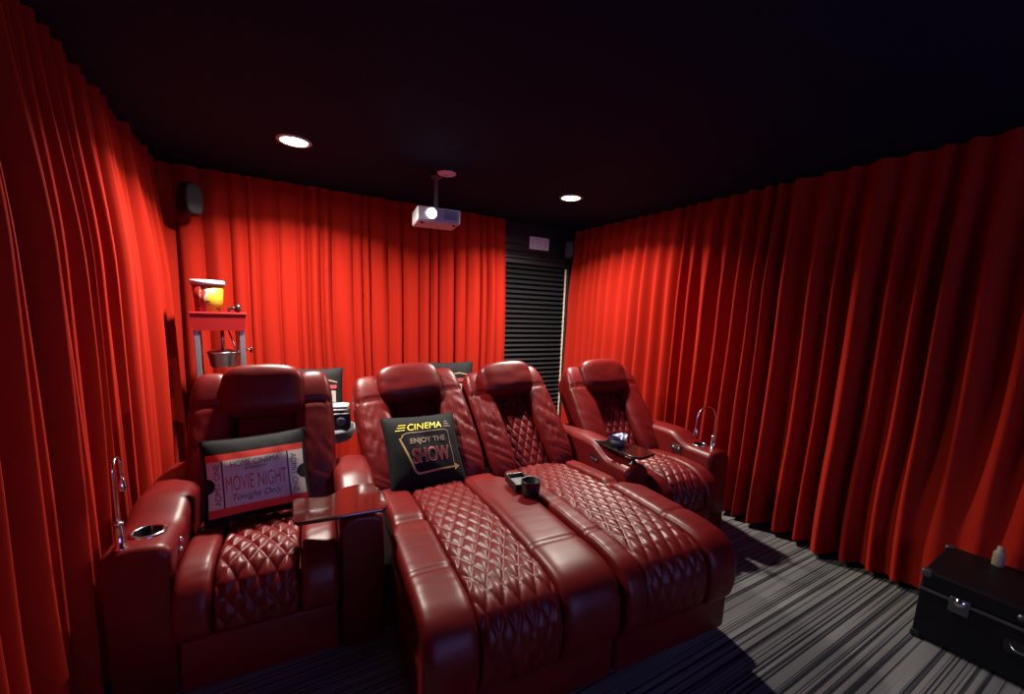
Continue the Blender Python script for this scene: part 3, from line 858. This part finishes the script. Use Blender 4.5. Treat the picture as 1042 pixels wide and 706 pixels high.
# loudspeakers in the back corners
def corner_speaker(loc, rz, w, d_, h, k, label):
    s = empty('loudspeaker', loc, rz, label, 'speaker')
    MB().rounded((0, 0, 0), (w, d_, h), k, 14).build('cabinet', BLACKPL, s)
    MB().rounded((0, -d_ * .36, 0), (w * .86, d_ * .36, h * .9), k, 12).build('grille', bump(mat('speaker_cloth', (.02, .02, .022), .8), 400, .3), s)
    MB().box((0, d_ * .5 + .015, 0), (.03, .05, .04), .004).build('bracket', BLACKPL, s)
corner_speaker((-.475, 3.60, 2.14), R(35), .12, .13, .22, 3.2, 'black capsule shaped loudspeaker high in the back left corner')
corner_speaker((2.80, 3.70, 2.165), R(-25), .10, .11, .19, 6, 'small black box loudspeaker high in the corner right of the blind')

# ticket shaped sign over the door
sg = empty('ticket_sign', (2.505, YB - .022, 2.215), 0, 'small white ticket shaped sign on the black wall above the blind', 'sign')
poly = [(.125, -.065), (.125, .065), (-.125, .065)]
for i in range(5):
    z = .065 - .026 * i
    for kk in range(5):
        a = PI / 2 * kk / 2
        poly.append((-.125 + .009 * math.sin(a), z - .0065 - .0065 * (1 - math.cos(a)) + .0065))
poly.append((-.125, -.065))
cl = []
for p in poly:
    if not cl or (Vector(p) - Vector(cl[-1])).length > 1e-4: cl.append(p)
MB().prism([(x, z) for x, z in cl], -.004, .004, M=Matrix.Rotation(R(90), 4, 'X')).build('board', SIGNW, sg)
g = MB()
def sr(x0, x1, z0, z1): g.box(((x0 + x1) / 2, -.0055, (z0 + z1) / 2), (x1 - x0, .002, z1 - z0))
sr(-.092, -.086, -.055, .055); sr(-.078, -.074, -.055, .055)
for i in range(6): sr(.050, .054, -.058 + i * .02, -.046 + i * .02)
for i, (a, b) in enumerate(((-.055, .02), (-.06, .03), (-.055, .03), (-.05, .02))): sr(a, b, .038 - i * .026, .044 - i * .026)
sr(.088, .094, -.035, .035); sr(.072, .076, -.03, .03)
g.build('faint_print', SIGNG, sg)

# road case on the floor by the right curtain
rc = empty('road_case', (2.808, .225, 0), R(2.5), 'black road case with metal edging and latches on the carpet by the right curtain', 'case')
L_, Dp, Hc = .66, .42, .345
MB().box((0, 0, .125 + .008), (Dp, L_, .232), .006).build('case_body', CASEBK, rc)
MB().box((0, 0, .2605 + .042), (Dp, L_, .084), .010).build('lid', CASEBK, rc)
t = MB(); zc = .2535
t.box((-Dp / 2 - .001, 0, zc), (.008, L_ + .008, .014), .002); t.box((Dp / 2 + .001, 0, zc), (.008, L_ + .008, .014), .002)
t.box((0, L_ / 2 + .001, zc), (Dp, .008, .014), .002); t.box((0, -L_ / 2 - .001, zc), (Dp, .008, .014), .002)
t.build('edging', CASEMT, rc)
for sx in (-1, 1):
    for sy in (-1, 1):
        for zz_, nm in ((.02, 'corner'), (.33, 'corner')):
            MB().rounded((sx * (Dp / 2 - .012), sy * (L_ / 2 - .012), zz_), (.036, .036, .036), 5, 6).build('corner_guard', CASEMT if zz_ > .1 else BLACKPL, rc)
for yy in (.20, -.20):
    lt = MB().box((-Dp / 2 - .004, yy, .238), (.010, .065, .072), .006, 3).build('latch', CASEMT, rc)
    MB().lathe([(.0001, .008), (.014, .007), (.019, 0)], 18, M=Matrix.Translation((-Dp / 2 - .008, yy, .255)) @ Matrix.Rotation(R(-90), 4, 'Y')).build('latch_knob', CHROME, lt)
hd = MB().box((-Dp / 2 - .002, 0, .165), (.006, .13, .055), .006, 3).build('handle', BLACKPL, rc)
MB().tube([(-Dp / 2 - .008, .045, .172), (-Dp / 2 - .022, .03, .165), (-Dp / 2 - .022, -.03, .165), (-Dp / 2 - .008, -.045, .172)], .006, 8).build('grip', CHROME, hd)
MB().lathe([(.0001, .006), (.012, .005), (.014, 0)], 16, M=Matrix.Translation((-Dp / 2 - .001, .03, .30)) @ Matrix.Rotation(R(-90), 4, 'Y')).build('rivet', CASEMT, rc)
bt = MB().lathe([(.0001, 0), (.020, 0), (.021, .006), (.021, .062), (.015, .074), (.012, .078), (.012, .096), (.0001, .098)], 24).build('small_bottle', mat('beige_plastic', (.20, .16, .11), .5))
bt.location = (2.955, .385, .346); tag(bt, 'small beige capped bottle standing on the road case', 'bottle')

# projection screen on the front wall, behind the viewer
sc = empty('projection_screen', (1.05, YF + .03, 1.25), 0, 'wide white projection screen on the front wall facing the recliners', 'screen')
MB().box((0, 0, 0), (2.7, .02, 1.55), .002).build('screen_surface', SCREENM, sc)
t = MB()
for sx in (-1, 1): t.box((sx * 1.375, .005, 0), (.05, .04, 1.65), .004)
for sz in (-1, 1): t.box((0, .005, sz * .80), (2.7, .04, .05), .004)
t.build('screen_frame', BLACKPL, sc)

# projector beam on to the screen
sp = bpy.data.lights.new('projector_beam', 'SPOT'); sp.energy = 5500; sp.color = (.32, .33, 1.0); sp.spot_size = R(30); sp.spot_blend = .15; sp.shadow_soft_size = .02
so = bpy.data.objects.new('projector_beam', sp); COL.objects.link(so)
so.location = (.95, 2.78, 2.115)
dv = Vector((1.05, YF, 1.22)) - Vector(so.location)
so.rotation_euler = dv.to_track_quat('-Z', 'Y').to_euler()

# ------------------------------------------------------------------ world, camera, view
wd = bpy.data.worlds.new('World'); C.world = wd; wd.use_nodes = True
wd.node_tree.nodes['Background'].inputs[0].default_value = (.01, .01, .02, 1)
wd.node_tree.nodes['Background'].inputs[1].default_value = .05

f_px, cy, yaw, pitch, roll, hcam = 414.375, 379.056, R(30.0867), R(8.31659), R(-2.09402), 1.46075
fw = Vector((math.sin(yaw) * math.cos(pitch), math.cos(yaw) * math.cos(pitch), -math.sin(pitch)))
rt = Vector((math.cos(yaw), -math.sin(yaw), 0)); dn = fw.cross(rt)
r2 = math.cos(roll) * rt + math.sin(roll) * dn; d2 = -math.sin(roll) * rt + math.cos(roll) * dn
cam = bpy.data.cameras.new('Camera'); co = bpy.data.objects.new('Camera', cam); COL.objects.link(co)
Mx = Matrix((r2, -d2, -fw)).transposed().to_4x4(); Mx.translation = (0, 0, hcam)
co.matrix_world = Mx
cam.sensor_fit = 'HORIZONTAL'; cam.sensor_width = 36; cam.lens = f_px / 1042 * 36
cam.shift_y = (cy - 353) / 1042
cam.clip_start = .02
C.camera = co
C.view_settings.view_transform = 'Standard'; C.view_settings.look = 'None'; C.view_settings.gamma = 1; C.view_settings.use_curve_mapping = False
C.view_settings.exposure = -0.36
C.cycles.use_denoising = True
